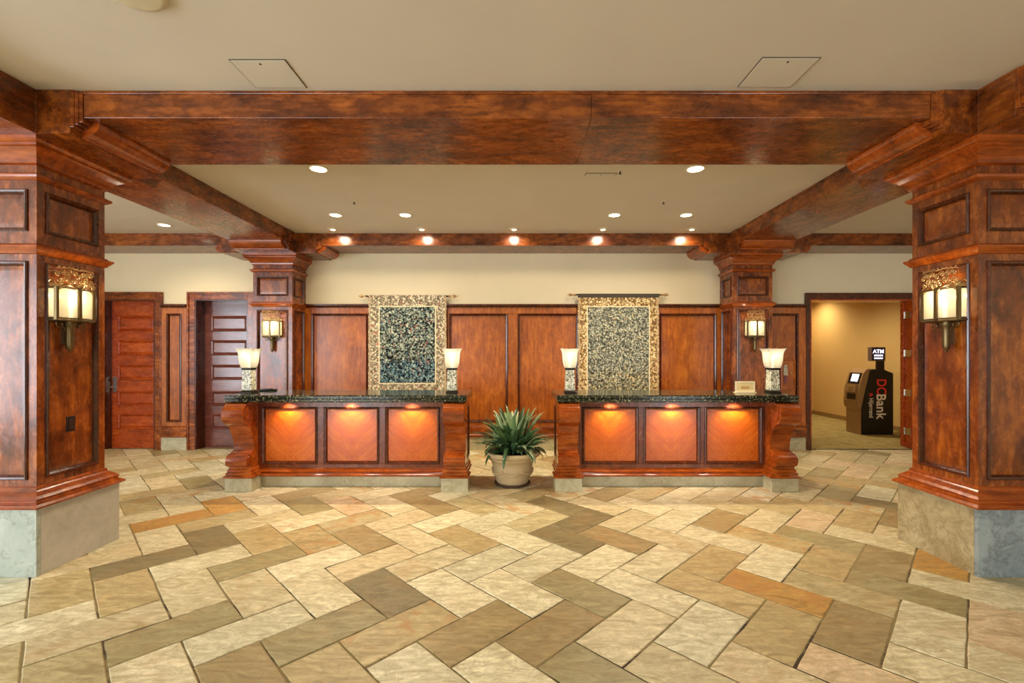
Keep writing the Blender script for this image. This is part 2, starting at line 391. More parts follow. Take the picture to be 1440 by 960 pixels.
# wall behind the camera with tall windows
wx = [(-7.4,-4.2),(4.6,6.6)]; w = MB(); e = [XL] + [v for a in wx for v in a] + [XR]
for i in range(0, len(e), 2): w.box(e[i], e[i+1], YN-.2, YN, 0, CZ)
for a, b in wx: w.box(a, b, YN-.2, YN, 0, .3); w.box(a, b, YN-.2, YN, 2.95, CZ)
w.build('wall_front', MWALL, kind='structure')
for i, (a, b) in enumerate(wx):
    m = MB().frame((0,YN,0), (1,0,0), (0,0,1), (0,1,0), a, b, .3, 2.95, [(0,-.15),(0,.03),(.08,.03),(.08,-.15)])
    m.box((a+b)/2-.03, (a+b)/2+.03, YN-.12, YN-.04, .38, 2.87); m.box(a+.08, b-.08, YN-.12, YN-.04, 2.1, 2.15)
    m.build('window_%d' % (i+1), WD, kind='structure')
# hallway beyond the right-hand opening
HX0, HX1, HY1, HC = 4.45, 7.56, 11.7, 3.0
w0 = WALLY+.24
MB().box(HX0-.15, HX0, w0, HY1+.15, 0, HC).build('wall_hallway_left', MHALL, kind='structure')
MB().box(HX1, HX1+.15, w0, HY1+.15, 0, HC).build('wall_hallway_right', MHALL, kind='structure')
MB().box(HX0, HX1, HY1, HY1+.15, 0, HC).build('wall_hallway_back', MHALL, kind='structure')
MB().box(HX0-.15, HX1+.15, w0, HY1+.15, HC, HC+.1).build('ceiling_hallway', MHALL, kind='structure')
MB().box(HX0-.15, HX1+.15, WALLY+.03, HY1+.15, -.02, .004).build('floor_hallway', MCARPET, kind='structure', label='olive carpet beyond the doorway')
MB().box(HX0, HX1-.015, HY1-.015, HY1, .004, .1).build('baseboard_hallway_back', plain('olive cove base', (148,118,62), .7), kind='structure')
MB().box(HX1-.015, HX1, w0, HY1, .004, .1).build('baseboard_hallway_right', plain('olive cove base', (148,118,62), .7), kind='structure')
MB().box(D3[0], D3[1], WALLY-.005, WALLY+.03, -.004, .006).build('trim_9', MIRON, kind='structure')

# ---- doors
PF = [(0,0),(0,.014),(.012,.022),(.03,.016),(.042,0)]         # bolection profile
def door(n, d, ysl, mat, handle, dark):
    x0, x1, zt = d; root = empty('door_%d' % n, ((x0+x1)/2, WALLY, 0), kind='structure')
    c = MB(); cw = .115
    for a, b in ((x0-cw, x0), (x1, x1+cw)):
        c.box(a, b, WALLY-.035, WALLY, 0, zt+cw)
    c.box(x0, x1, WALLY-.035, WALLY, zt, zt+cw)
    c.box(x0-cw, x0-cw+.03, WALLY-.055, WALLY-.035, 0, zt+cw); c.box(x1+cw-.03, x1+cw, WALLY-.055, WALLY-.035, 0, zt+cw); c.box(x0-cw, x1+cw, WALLY-.0552, WALLY-.035, zt+cw-.03, zt+cw+.002)
    c.build('casing', WX, root, bevel=.004)
    j = MB(); j.box(x0, x0+.02, WALLY-.03, WALLY+.23, 0, zt).box(x1-.02, x1, WALLY-.03, WALLY+.23, 0, zt).box(x0+.02, x1-.02, WALLY-.03, WALLY+.23, zt-.02, zt)
    j.build('jamb', dark, root)
    s = MB().box(x0+.02, x1-.02, ysl, ysl+.045, -.004, zt-.02)
    sl = s.build('leaf', mat, root)
    k = F/ysl; a0, a1 = x0+.125, x1-.125
    for yt, yb in ((444,466),(478,499.5),(512.5,534),(549.5,570.5),(581,603)):
        z1 = HZ-(yt-HY)/k; z0 = HZ-(yb-HY)/k
        p = MB().frame((0,ysl,0), (1,0,0), (0,0,1), (0,-1,0), a0, a1, z0, z1, [(0,0),(0,.016),(.014,.024),(.03,.012),(.034,.002),(.05,.012)], fill=True)
        p.build('raised_panel', mat, sl)
    if handle:
        hx = x0+.075; hz = 1.0
        h = MB(); h.box(hx-.028, hx+.028, ysl-.012, ysl, hz-.09, hz+.16); h.cyl((hx,ysl-.01,hz), (hx,ysl-.06,hz), .012)
        h.tube([(hx,ysl-.06,hz),(hx-.03,ysl-.065,hz),(hx-.1,ysl-.06,hz-.004)], .010, 8); h.cyl((hx,ysl-.01,hz+.11),(hx,ysl-.028,hz+.11), .022)
        h.build('handle', MNICK, root, label='satin nickel lever handle')
    return root
door(1, D1, WALLY+.13, WR, True, WD); door(2, D2, WALLY+.19, WM, False, WD)
root = empty('door_3', (5.57, WALLY, 0), kind='structure'); cw = .08; c = MB(); x0, x1, zt = D3
for a, b in ((x0-cw, x0), (x1, x1+cw)): c.box(a, b, WALLY-.035, WALLY, 0, zt+.1)
c.box(x0, x1, WALLY-.035, WALLY, zt, zt+.1); c.box(x0-cw, x0-cw+.02, WALLY-.055, WALLY-.035, .22, zt+.1); c.box(x1+cw-.02, x1+cw, WALLY-.055, WALLY-.035, .22, zt+.1); c.box(x0-cw, x1+cw, WALLY-.0552, WALLY-.035, zt+.08, zt+.102)
c.box(x0-cw-.01, x0+.002, WALLY-.06, WALLY, 0, .22)
c.build('casing', WD, root, bevel=.003)
MB().box(x0, x0+.02, WALLY-.03, WALLY+.23, 0, zt).box(x1-.02, x1, WALLY-.03, WALLY+.16, 0, zt).box(x0+.02, x1-.02, WALLY-.03, WALLY+.23, zt-.02, zt).build('jamb', WR, root)
lf = MB().box(x1-.045, x1-.001, WALLY+.17, WALLY+.225, .02, zt-.025).build('leaf', WR, root)
for zc in (2.17, 1.545, .90, .27):
    MB().box(x1-.026, x1-.018, WALLY+.05, WALLY+.165, zc-.055, zc+.055).cyl((x1-.032, WALLY+.165, zc-.055), (x1-.032, WALLY+.165, zc+.055), .009).build('hinge', MNICK, root, label='silver hinge')

# ---- wainscot
def wainscot(n, x0, x1, panels, base=True):
    yf, yb = WALLY-.045, WALLY-.02
    root = empty('trim_%d' % n, ((x0+x1)/2, WALLY, 0), kind='structure')
    zb, zt, pz0, pz1 = .23, 2.285, .46, 2.165
    b = MB(); b.box(x0, x1, yf, WALLY, zb, pz0); b.box(x0, x1, yf, WALLY, pz1, zt)
    edges = [x0] + [v for p in panels for v in p] + [x1]
    for i in range(0, len(edges), 2): b.box(edges[i], edges[i+1], yf, WALLY, pz0, pz1)
    b.build('frame', WP, root, bevel=.003)
    c = MB(); c.prism([(WALLY, 2.27), (yf-.01, 2.27), (yf-.02, 2.285), (yf-.045, 2.30), (yf-.045, 2.325), (WALLY, 2.325)], 'x', x0, x1)
    c.build('cap_moulding', WD, root)
    c = MB(); c.prism([(WALLY, .205), (yf-.03, .205), (yf-.03, .24), (yf-.012, .26), (yf-.012, .36), (yf, .385), (WALLY, .385)], 'x', x0, x1)
    c.build('base_moulding', WX, root)
    for a, d in panels:
        MB().box(a, d, yb, yb+.01, pz0, pz1).build('panel', WP, root, origin=((a+d)/2, yb, 1.3))
        MB().frame((0,yf,0), (1,0,0), (0,0,1), (0,-1,0), a-.012, d+.012, pz0-.012, pz1+.012, [(0,0),(0,.012),(.01,.02),(.026,.012),(.036,-.024)]).build('panel_moulding', WD, root)
    if base:
        m = MB(); x = x0
        while x < x1-.01:
            e_ = min(x+.61, x1); m.box(x+.001, e_-.001, WALLY-.055, WALLY, 0, .205); x = e_
        m.build('baseboard_back', ST_BASE, kind='structure')
wainscot(1, -5.638, -5.235, [(-5.545, -5.33)])
# small plinth projection at the foot of the narrow panel
wainscot(2, -3.36, 3.30, [(-3.233,-2.357),(-2.186,-1.207),(-1.036,-.125),(.057,1.0),(1.184,2.14),(2.32,3.20)])
wainscot(3, 3.905, 4.645, [(3.99,4.51)])
wainscot(4, 6.505, 8.0, [(6.62,7.2),(7.36,7.88)])
wainscot(5, -8.0, -6.72, [(-7.88,-7.42),(-7.28,-6.84)])

# ------------------------------------------------------------------ columns
def clampy(c): return min(c, WALLY)
def column(cx, cy, s, st, reach, label, mats):
    root = empty('wood_column', (cx, cy, 0), label=label, cat='column', group='panelled wooden columns', kind='thing')
    back = cy > 6
    R = lambda h: (cx-h, cx+h, cy-h, clampy(cy+h))
    # stone plinth: four slabs meeting at the corners
    x0, x1, y0, y1 = R(st); t = .03; p = MB()
    p.box(x0, x1, y0, y0+t, 0, .475, 0); p.box(x0, x0+t, y0+t+.001, y1, 0, .475, 1); p.box(x1-t, x1, y0+t+.001, y1, 0, .475, 1)
    if not back: p.box(x0+t+.001, x1-t-.001, y1-t, y1, 0, .475, 0)
    p.build('stone_plinth', mats, root, bevel=.002)
    b = .030 if not back else .012
    MB().loft([(st+.005,.474),(st+.028,.474),(st+.030,.486),(st+.018,.50),(st-.004,.512),(st-.004,.52),(st+.004,.535),(st-.014,.552),(s+.022,.575),(s+.012,.585),(s+.012,.6),(s,.61)], R).build('base_moulding', MW, root)
    # shaft: recessed core, stiles and rails, panels
    r_ = .022; core = MB(); core.loft([(s-r_,.60),(s-r_,2.95)], R)
    zs = [(.663, 2.19), (2.414, 2.695)]; sw = .068
    X0, X1, Y0, Y1 = R(s)
    faces = [((0,Y0,0), (1,0,0), (0,-1,0), X0, X1), ((X0,0,0), (0,1,0), (-1,0,0), Y0, Y1), ((X1,0,0), (0,1,0), (1,0,0), Y0, Y1)]
    if not back: faces.append(((0,Y1,0), (1,0,0), (0,1,0), X0, X1))
    def slab(m, O, U, N, a, b_, z0, z1, mi=0):
        O, U, N = Vector(O), Vector(U), Vector(N)
        pts = [O+U*a, O+U*b_, O+U*b_-N*(r_+.004), O+U*a-N*(r_+.004)]
        rs = [[(p.x,p.y,z) for p in pts] for z in (z0, z1)]
        if (U.cross(Vector((0,0,1)))).dot(N) > 0: rs = [r[::-1] for r in rs]
        m.rings(rs, mi)
    shaft = core.build('shaft_core', WZ, root)
    st_m = MB(); yb1 = Y1
    for xa in (X0, X1-sw):
        for ya in (Y0, Y1-sw): st_m.box(xa, xa+sw, ya, ya+sw, .60, 2.95)
    for z0, z1 in ((.60, .663), (2.19, 2.414), (2.695, 2.95)):
        st_m.box(X0+sw, X1-sw, Y0, Y0+r_+.004, z0, z1)
        if not back: st_m.box(X0+sw, X1-sw, Y1-r_-.004, Y1, z0, z1)
        st_m.box(X0, X0+r_+.004, Y0+sw, Y1-sw, z0, z1); st_m.box(X1-r_-.004, X1, Y0+sw, Y1-sw, z0, z1)
    st_m.build('stiles_and_rails', WZ, root)
    for O, U, N, a, b_ in faces:
        for z0, z1 in zs:
            MB().frame(O, U, (0,0,1), N, a+sw-.008, b_-sw+.008, z0-.008, z1+.008, [(0,-.001),(0,.008),(.008,.014),(.02,.010),(.028,-.006),(.034,-.021)]).build('panel_moulding', WD, root)
            O_, U_, N_ = map(Vector, (O, U, N)); mid = O_+U_*((a+b_)/2)+Vector((0,0,(z0+z1)/2))
            m = MB().frame(O, U, (0,0,1), N, a+sw+.024, b_-sw-.024, z0+.024, z1-.024, [(0,-.0215),(0,-.020),(.03,-.018)], fill=True)
            m.build('panel', WZ, root, origin=mid)
    MB().loft([(s-.001,2.245),(s+.012,2.25),(s+.018,2.262),(s+.03,2.275),(s+.042,2.29),(s+.042,2.302),(s+.02,2.308),(s+.01,2.32),(s-.001,2.322)], R).build('middle_moulding', MW, root)
    MB().loft([(s-.001,2.765),(s+.012,2.768),(s+.03,2.782),(s+.034,2.795),(s+.034,2.803),(s+.012,2.812),(s-.001,2.822)], R).build('neck_moulding', MW, root)
    MB().loft([(s+.004,2.87),(s+.02,2.882),(s+.022,2.90),(s+.034,2.92),(s+.056,2.945),(s+.086,2.968),(s+.1,2.975),(s+.1,2.99),(.382,2.995),(.40,3.006),(.40,3.0295),(.39,3.03)], R).build('crown_moulding', MW, root)
    # head block: a plus of short beam stubs
    h = .41; hb = MB(); zb = 3.03; zc = CZ-.002
    ry = reach if not back else .64
    yN, yS = cy-ry, clampy(cy+ry)
    yl, yh = cy-h, clampy(cy+h)
    pl = [(cx-h, yN), (cx+h, yN), (cx+h, yl), (cx+reach, yl), (cx+reach, yh), (cx+h, yh)]
    pl += [(cx-h, yh), (cx-reach, yh), (cx-reach, yl), (cx-h, yl)] if back else [(cx+h, yS), (cx-h, yS), (cx-h, yh), (cx-reach, yh), (cx-reach, yl), (cx-h, yl)]
    hb.rings([[(x, y, z) for x, y in pl] for z in (zb, zc)])
    hb.build('head_block', BY, root, bevel=.004)
    # stepped collars and quarter-round corbels at each stub end
    arms = [((1,0), reach), ((-1,0), reach), ((0,-1), ry)] + ([] if back else [((0,1), ry)])
    for (dx, dy), rr in arms:
        m = MB()
        for k in range(3):
            hh = .409-.006*k; z0 = 3.075+.018*k; a, b2 = rr-.002, rr+.024*(k+1)
            if dx: m.box(*sorted((cx+dx*a, cx+dx*b2)), cy-hh, clampy(cy+hh), z0, zc-.001*k)
            else: m.box(cx-hh, cx+hh, *sorted((cy+dy*a, cy+dy*b2)), z0, zc-.001*k)
        m.build('collar', WX if dx else WZ, root, bevel=.003)
        prof = [(rr-.02, 3.034), (rr+.01, 3.034)] + [(rr+.012+.118*math.sin(t), 3.142-.098*math.cos(t)) for t in [PI/2*i/8 for i in range(9)]] + [(rr-.02, 3.142)]
        hh = .33 if not back else .36
        hl, hr = (cy-hh, clampy(cy+hh)) if dx else (cx-hh, cx+hh)
        pp = [((cx if dx else cy)+(dx or dy)*u, z) for u, z in prof]
        m = MB().prism(pp, 'y' if dx else 'x', hl, hr); m.build('corbel', MW, root, bevel=.004)
    return root
column(-3.64, 3.527, .27, .335, .64, 'wooden column with a black socket below its wall lantern and pale veined stone plinth', [ST_PALE, ST_GREY])
column(3.535, 3.527, .27, .335, .64, 'wooden column on a blue grey and mottled tan stone plinth, lantern but no socket', [ST_BLUE, ST_TAN])
column(-3.65, 7.26, .295, .335, .70, 'wooden column against the back wall beside the brown panelled door with a mauve reflection tint', [ST_BASE, ST_BASE])
column(3.585, 7.26, .295, .335, .70, 'wooden column against the back wall nearer the hallway opening', [ST_BASE, ST_BASE])

# ------------------------------------------------------------------ beams
BZ = 3.143
def beam(p, q_, half, label, along, half2=None, mat=None, seam=None):
    m = MB(); x0, y0 = p; x1, y1 = q_
    def put(a, b):
        if along == 'x': m.box(a, b, y0-half, y1+half if half2 is None else y1+half2, BZ, CZ-.001)
        else:
            xa = x0+(x1-x0)*(a-y0)/(y1-y0); xb = x0+(x1-x0)*(b-y0)/(y1-y0)
            m.rings([[(xa-half,a,z),(xa+half,a,z),(xb+half,b,z),(xb-half,b,z)] for z in (BZ, CZ-.001)])
    if seam:
        put(x0, seam-.0008); put(seam+.0008, x1)
    else: put(x0 if along == 'x' else y0, x1 if along == 'x' else y1)
    # thin bead against the ceiling
    if along == 'x':
        m.box(x0, x1, y0-half-.008, y0-half, CZ-.022, CZ-.001)
    else:
        for sg in (-1, 1):
            m.rings([[(x0+sg*half,y0,z),(x0+sg*(half+.008),y0,z),(x1+sg*(half+.008),y1,z),(x1+sg*half,y1,z)] for z in (CZ-.022, CZ-.001)])
    m.build('wooden_beam', mat or (BX if along == 'x' else BY), origin=((x0+x1)/2, (y0+y1)/2, BZ), bevel=.003, label=label, cat='beam', group='wooden ceiling beams', kind='thing')
E = .074
beam((-3.0+E, 3.527), (2.895-E, 3.527), .39, 'long wide polished beam spanning the two nearest columns', 'x', seam=.52)
beam((XL, 3.527), (-4.28-E, 3.527), .39, 'wide beam hidden beyond the column with the black socket', 'x')
beam((4.175+E, 3.527), (XR, 3.527), .39, 'wide beam hidden beyond the column with the blue grey plinth', 'x')
hb2 = WALLY-7.26
beam((-2.95+E, 7.26), (2.885-E, 7.26), .39, 'long beam on the back wall above the tapestries', 'x', half2=hb2-.001)
beam((XL, 7.26), (-4.35-E, 7.26), .39, 'beam on the back wall above the two panelled doors', 'x', half2=hb2-.001)
beam((4.285+E, 7.26), (XR, 7.26), .39, 'beam on the back wall above the hallway opening', 'x', half2=hb2-.001)
beam((-3.64, 4.167+E), (-3.65, 6.62-E), .39, 'beam running to the back column beside the panelled doors', 'y')
beam((3.535, 4.167+E), (3.585, 6.62-E), .39, 'beam running to the back column nearer the hallway opening', 'y')
beam((-3.64, YN), (-3.64, 2.887-E), .36, 'beam end running forward from the column with the black socket', 'y')
beam((3.535, YN), (3.535, 2.887-E), .36, 'beam end running forward from the column with the blue grey plinth', 'y')

# ------------------------------------------------------------------ reception counters
GZ0, GZ1 = 1.0, 1.08
def counter(x0, x1, panels, inner, label, toplabel):
    """x0,x1: granite extent; inner = +1 when the inner end is at x1"""
    root = empty('reception_counter', ((x0+x1)/2, 5.5, 0), label=label, cat='counter', group='reception counters')
    fy = 5.35; yb = 5.84
    bx0, bx1 = x0+.045, x1-.045
    fr = MB(); pz0, pz1 = .274, .916
    fr.box(bx0, bx1, fy, fy+.04, .2, pz0); fr.box(bx0, bx1, fy, fy+.04, pz1, GZ0-.001)
    ed = [bx0] + [v for p in panels for v in p] + [bx1]
    for i in range(0, len(ed), 2): fr.box(ed[i], ed[i+1], fy, fy+.04, pz0, pz1)
    fr.box(bx0, bx0+.04, fy+.04, yb, .2, GZ0-.001); fr.box(bx1-.04, bx1, fy+.04, yb, .2, GZ0-.001); fr.box(bx0+.04, bx1-.04, yb-.03, yb, .2, GZ0-.001)
    fr.build('frame', WK, root, bevel=.003)
    for a, b in panels:
        MB().box(a, b, fy+.018, fy+.026, pz0, pz1).build('front_panel', WC, root, origin=((a+b)/2, fy+.02, .6))
        MB().frame((0,fy,0), (1,0,0), (0,0,1), (0,-1,0), a-.01, b+.01, pz0-.01, pz1+.01, [(0,0),(0,.012),(.01,.02),(.024,.012),(.034,-.019)]).build('panel_moulding', WD, root)
    for xx, N in ((bx0, -1), (bx1, 1)):
        MB().frame((xx,0,0), (0,1,0), (0,0,1), (N,0,0), fy+.06, yb-.05, pz0, pz1, [(0,0),(0,.01),(.01,.016),(.026,.01),(.032,.0005)]).build('side_panel_moulding', WD, root)
    Rr = lambda h: (bx0-h, bx1+h, fy-h, yb)
    MB().loft([(.0,.128),(.034,.128),(.036,.145),(.024,.156),(.018,.17),(.026,.182),(.012,.2),(.0,.222)], Rr).build('base_moulding', MW, root)
    st = MB(); x = bx0
    while x < bx1-.01:
        e = min(x+.60, bx1); st.box(x+.001, e-.001, fy+.02, yb-.01, 0, .128); x = e
    st.build('stone_base', ST_BASE, root)
    # scroll brackets at both ends
    prof = [(5.36,.995),(5.16,.995),(5.10,.985)]
    prof += [(5.15-.12*math.cos(t), .868+.115*math.sin(t)) for t in [math.radians(a) for a in (62,45,28,10,-8,-26,-44,-60)]]
    prof += [(5.135,.745),(5.165,.73),(5.19,.68),(5.225,.62),(5.25,.55),(5.262,.49),(5.262,.445),(5.21,.436),(5.205,.424)]
    prof += [(5.172-.072*math.cos(t), .35+.070*math.sin(t)) for t in [math.radians(a) for a in (80,60,40,20,0,-20,-40,-60,-80)]]
    prof += [(5.19,.276),(5.36,.276)]
    for bx in (x0+.022, x1-.252):
        bw = .23
        br = MB().prism(prof, 'x', bx, bx+bw)
        b = br.build('scroll_bracket', MW, root, bevel=.004)
        for xa in (bx-.006, bx+bw-.002):
            MB().cyl((xa,5.15,.868), (xa+.008,5.15,.868), .085, 28).build('scroll_eye', MW, b)
            MB().cyl((xa,5.172,.35), (xa+.008,5.172,.35), .05, 24).build('scroll_eye', MW, b)
        RR = lambda h: (bx-.02-h, bx+bw+.02+h, 5.17-h, 5.36)
        MB().loft([(.02,.15),(.03,.152),(.03,.172),(.012,.182),(.012,.205),(.0,.215),(.0,.24),(-.012,.25),(-.012,.276)], RR).build('bracket_moulding', MW, root)
        MB().box(bx-.035, bx+bw+.035, 5.15, 5.369, 0, .15).build('bracket_plinth', ST_BASE, root, bevel=.003)
    g = MB(); gy0, gy1 = 5.12, 5.86
    g.loft([(-.012,GZ0),(0,GZ0+.012),(0,GZ0+.030),(-.008,GZ0+.038),(0,GZ0+.046),(0,GZ1-.012),(-.004,GZ1-.003),(-.012,GZ1)], lambda h: (x0-h, x1+h, gy0-h, gy1+h))
    g.build('granite_countertop', MGRAN, origin=((x0+x1)/2, 5.5, GZ0), label=toplabel, cat='countertop', group='dark granite countertops')
    for a, b in panels:
        c = (a+b)/2
        o = MB().cyl((c,5.27,GZ0-.008), (c,5.27,GZ0-.001), .034, 20).build('puck_light', MTRIM, None, origin=(c,5.27,GZ0), cat='light', group='puck lights under the countertops')
        MB().cyl((c,5.27,GZ0-.010), (c,5.27,GZ0-.0085), .026, 20).build('lens', MPUCK, o)
        light('SPOT', 'puck_beam', (c,5.262,GZ0-.016), PUCK, (1.,.82,.74), (math.radians(22),0,0), spot_size=math.radians(120), spot_blend=.8, shadow_soft_size=.02)
        o['label'] = 'small round light under the granite above the %s panel, counter %s' % (PN.pop(0))
PUCK = 20
lp = [(-2.914,-2.296),(-2.198,-1.58),(-1.49,-.88)]; rp = [(.79,1.42),(1.498,2.13),(2.206,2.848)]
PN = [('first', 'nearest the panelled doors'), ('middle', 'nearest the panelled doors'), ('last, plant-side', 'nearest the panelled doors'),
      ('first, plant-side', 'nearest the hallway'), ('middle', 'nearest the hallway'), ('last', 'nearest the hallway')]
counter(-3.22, -.536, lp, 1, 'reception counter with a dark flat tray on top, no cream card stand', 'granite countertop without the cream card stand, nearer the panelled doors')
counter(.462, 3.15, rp, -1, 'reception counter with a cream card stand on top, nearer the hallway', 'granite countertop carrying the cream card stand')

# ------------------------------------------------------------------ counter lamps
def make_lamp():
    root = empty('table_lamp', (0,0,0), cat='lamp', group='mosaic lamps on the counters')
    sq = lambda h: (-h, h, -h, h)
    MB().loft([(.066,0),(.066,.014),(.058,.022),(.052,.03)], sq).build('foot', MIRON, root, bevel=.002)
    MB().loft([(.052,.03),(.056,.04),(.05,.27)], sq).build('mosaic_base', MMOS, root, bevel=.003)
    MB().loft([(.052,.27),(.056,.274),(.056,.292),(.05,.296)], sq).build('collar', MIRON, root)
    # flared glass shade with scooped corners
    prof = [(.056,.296),(.064,.32),(.072,.36),(.076,.41),(.078,.45),(.083,.48),(.094,.505),(.104,.518)]
    m = MB(); rs = []; n = 8
    for k, (h, z) in enumerate(prof):
        ring = []
        for sd in range(4):
            for t in range(n):
                u = -1+2*t/n; x, y = h*u, -h
                lift = .006*(abs(u)**3)*(k/7.)**2; bow = .985+.015*u*u
                a = sd*PI/2; y *= bow
                ring.append((x*math.cos(a)-y*math.sin(a), x*math.sin(a)+y*math.cos(a), z+lift))
        rs.append(ring)
    m.rings(rs, 0, False)
    o = m.build('shade', MSHADE, root); s = o.modifiers.new('wall', 'SOLIDIFY'); s.thickness = .004; s.offset = 1
    MB().ball((0,0,.40), .024, sz=1.3).cyl((0,0,.296), (0,0,.37), .014, 12).build('bulb', MBULB, root)
    light('POINT', 'lamp_glow', (0,0,.46), 1.7, (1,.86,.62), parent=root, shadow_soft_size=.015)
    return root
lamp = make_lamp()
for i, (x, y, lab) in enumerate([(-3.135,5.45,'lamp nearest the panelled doors, on the counter end'), (-.738,5.45,'lamp in front of the dark tapestry edge, beside the plant gap'),
        (.648,5.45,'lamp beside the pale tapestry, at the plant end of its counter'), (3.04,5.45,'lamp beyond the cream card stand, nearest the hallway')]):
    o = lamp if i == 0 else copy_tree(lamp)
    o.location = (x, y, GZ1); o['label'] = 'lit frosted square mosaic ' + lab

# card stand, pen tray
r = empty('card_stand', (2.717,5.46,GZ1), label='cream framed card stand on the granite beside the lamp nearest the hallway', cat='sign')
MB().box(2.60,2.835,5.42,5.50,GZ1,GZ1+.008).build('foot', MCRM2, r)
MB().box(2.602,2.833,5.455,5.463,GZ1+.008,GZ1+.135).build('card', MCREAM, r)
MB().frame((0,5.455,0),(1,0,0),(0,0,1),(0,-1,0),2.602,2.833,GZ1+.008,GZ1+.135,[(0,0),(0,.004),(.016,.004),(.018,0)]).build('border', MCRM2, r)
MB().box(2.67,2.765,5.4535,5.455,GZ1+.045,GZ1+.075).build('printed_emblem', plain('tan print', (196,150,84), .6), r)
r = empty('pen_tray', (-3.06,5.74,GZ1), label='small dark flat tray on the granite behind the end lamp', cat='tray')
MB().loft([(0,0),(.006,.012),(.006,.02),(-.004,.02),(-.008,.008)], lambda h: (-3.15-h,-2.97+h,5.70-h,5.77+h)).build('tray_body', MBLACK, r, origin=(-3.06,5.74,0))
bpy.data.objects['tray_body'].location = (0,0,0)
MB().cyl((-3.13,5.735,GZ1+.02),(-3.0,5.728,GZ1+.026),.005,8).build('pen', MBLACK, r)

# ------------------------------------------------------------------ wall lanterns
def make_sconce(hw, o2, o1):
    """local: x along wall, -y out of wall; z up from stem bottom"""
    root = empty('wall_sconce', (0,0,0), cat='wall lamp', group='wall lanterns on the columns')
    z0, z1, zt = .235, .45, .60
    P = [Vector((-hw*.96,-.004)), Vector((-hw,-o2)), Vector((0,-o1)), Vector((hw,-o2)), Vector((hw*.96,-.004))]
    fr = MB()
    for i, p in enumerate(P):
        top = zt-.02 if i in (1,2,3) else z1+.02
        w_ = .010 if i != 2 else .012
        fr.box(p.x-w_, p.x+w_, p.y-w_, p.y+w_ if i not in (0,4) else -.001, z0-.01, z1+.012)
    for z, rr in ((z0-.008,.010),(z0+.006,.006),(z1+.01,.006)):
        for a, b in zip(P, P[1:]): fr.cyl((a.x,a.y,z), (b.x,b.y,z), rr, 8)
    # tray below the glass
    tr = [(p.x, p.y) for p in P]
    fr.rings([[(x*.98,y*.98-.0,z0-.014) for x,y in tr], [(x*.99,y*.99,z0-.004) for x,y in tr]])
    fr.box(-hw, hw, -.006, 0, z0-.02, z1+.05)
    fr.build('frame', MBRASS, root)
    for k, (a, b) in enumerate(zip(P, P[1:])):
        d = (b-a).normalized(); a_, b_ = a+d*.009, b-d*.009; n = Vector((d.y, -d.x))*.003
        g = MB(); ring = []
        pts = [(0,z0)] ; 
        if k in (1,2): top = [(1,z0),(1,z1-.018),(.78,z1+.004),(.5,z1+.022 if k == 2 else z1+.006),(.22,z1+.004),(0,z1-.018)]
        else: top = [(1,z0),(1,z1),(0,z1)]
        pts += top
        f = [Vector((*(a_+(b_-a_)*t), z)) for t, z in pts]; N3 = Vector((n.x,n.y,0))
        g.rings([[p+N3 for p in f], [p-N3 for p in f]]); g.build('glass_pane', MSCON, root)
    # pierced scrollwork crown above the panes
    MB().ball((0,-.055,.345), .022, sz=1.3).cyl((0,-.055,.235),(0,-.055,.32), .012, 10).build('bulb', MBULB, root)
    cr = MB()
    def onp(a, b, t, z): q_ = a+(b-a)*t; return (q_.x, q_.y-.004, z)
    for a, b in ((P[1],P[2]),(P[2],P[3])):
        L = (b-a).length
        cr.tube([onp(a,b,t/10.,z1-.012+.045*math.sin(PI*t/10.)) for t in range(11)], .004, 6)
        cr.tube([onp(a,b,t/6.,zt+.008*math.sin(PI*t/6.)) for t in range(7)], .005, 6)
        for (tc, zc, r0, sg, ph) in ((.18,z1+.055,.028,1,0),(.42,z1+.085,.026,-1,1.6),(.62,z1+.055,.024,1,2.6),(.84,z1+.075,.026,-1,0),(.28,zt-.03,.022,-1,3.),(.56,zt-.026,.02,1,.7),(.82,zt-.024,.02,1,2.),(.05,zt-.045,.02,1,1.),(.98,z1+.04,.02,-1,4.)):
            pts = []
            for i in range(15):
                an = ph+sg*i*.62; rr = r0*(1-i/18.); pts.append(onp(a,b,tc+rr*math.cos(an)/L, zc+rr*math.sin(an)))
            cr.tube(pts, .0042, 6)
            cr.ball(pts[-1], .007, 8)
        for t in (.1,.3,.5,.7,.9): cr.ball(onp(a,b,t,zt+.012), .007, 8)
    for a, b in ((P[0],P[1]),(P[3],P[4])):
        cr.tube([onp(a,b,t/8., z1+.02+.05*math.sin(t*PI/8)) for t in range(9)], .004, 6); cr.tube([onp(a,b,t/6.,zt-.02) for t in range(7)], .004, 6)
    cr.build('scrollwork_crown', MGOLD, root)
    yc = -.045
    MB().lathe([(.004,.004),(.016,.010),(.023,.02),(.025,.04),(.026,.09),(.026,.16),(.034,.19),(.044,.205),(.03,.215),(.05,.224)], (0,yc,0), 20, cap=True).ball((0,yc,.0), .010).box(-.012,.012,yc,0,.05,.2).build('stem', MBRASS, root)
    for sg in (-1, 1):
        pts = []
        for i in range(16):
            an = PI/2 - sg*(-1)*0 - i*.5; rr = .034*(1-i/20.)
            pts.append((sg*(.082+rr*math.cos(an)), yc-.01, .196+rr*math.sin(an)))
        sc = MB().tube([(sg*.02, yc-.005, .21), (sg*.05, yc-.01, .232)] + pts, .0048, 6)
        pts = [(sg*(.03+.05*t/8.), yc, .15+.05*math.sin(t/8.*PI/2)+.01*math.sin(t*1.2)) for t in range(9)]
        sc.tube(pts, .004, 6); sc.build('scroll', MBRASS, root)
    light('POINT', 'sconce_glow', (0,-.05,.41), 3.6, (1,.82,.54), parent=root, shadow_soft_size=.012)
    return root
sc1 = make_sconce(.145, .09, .118)
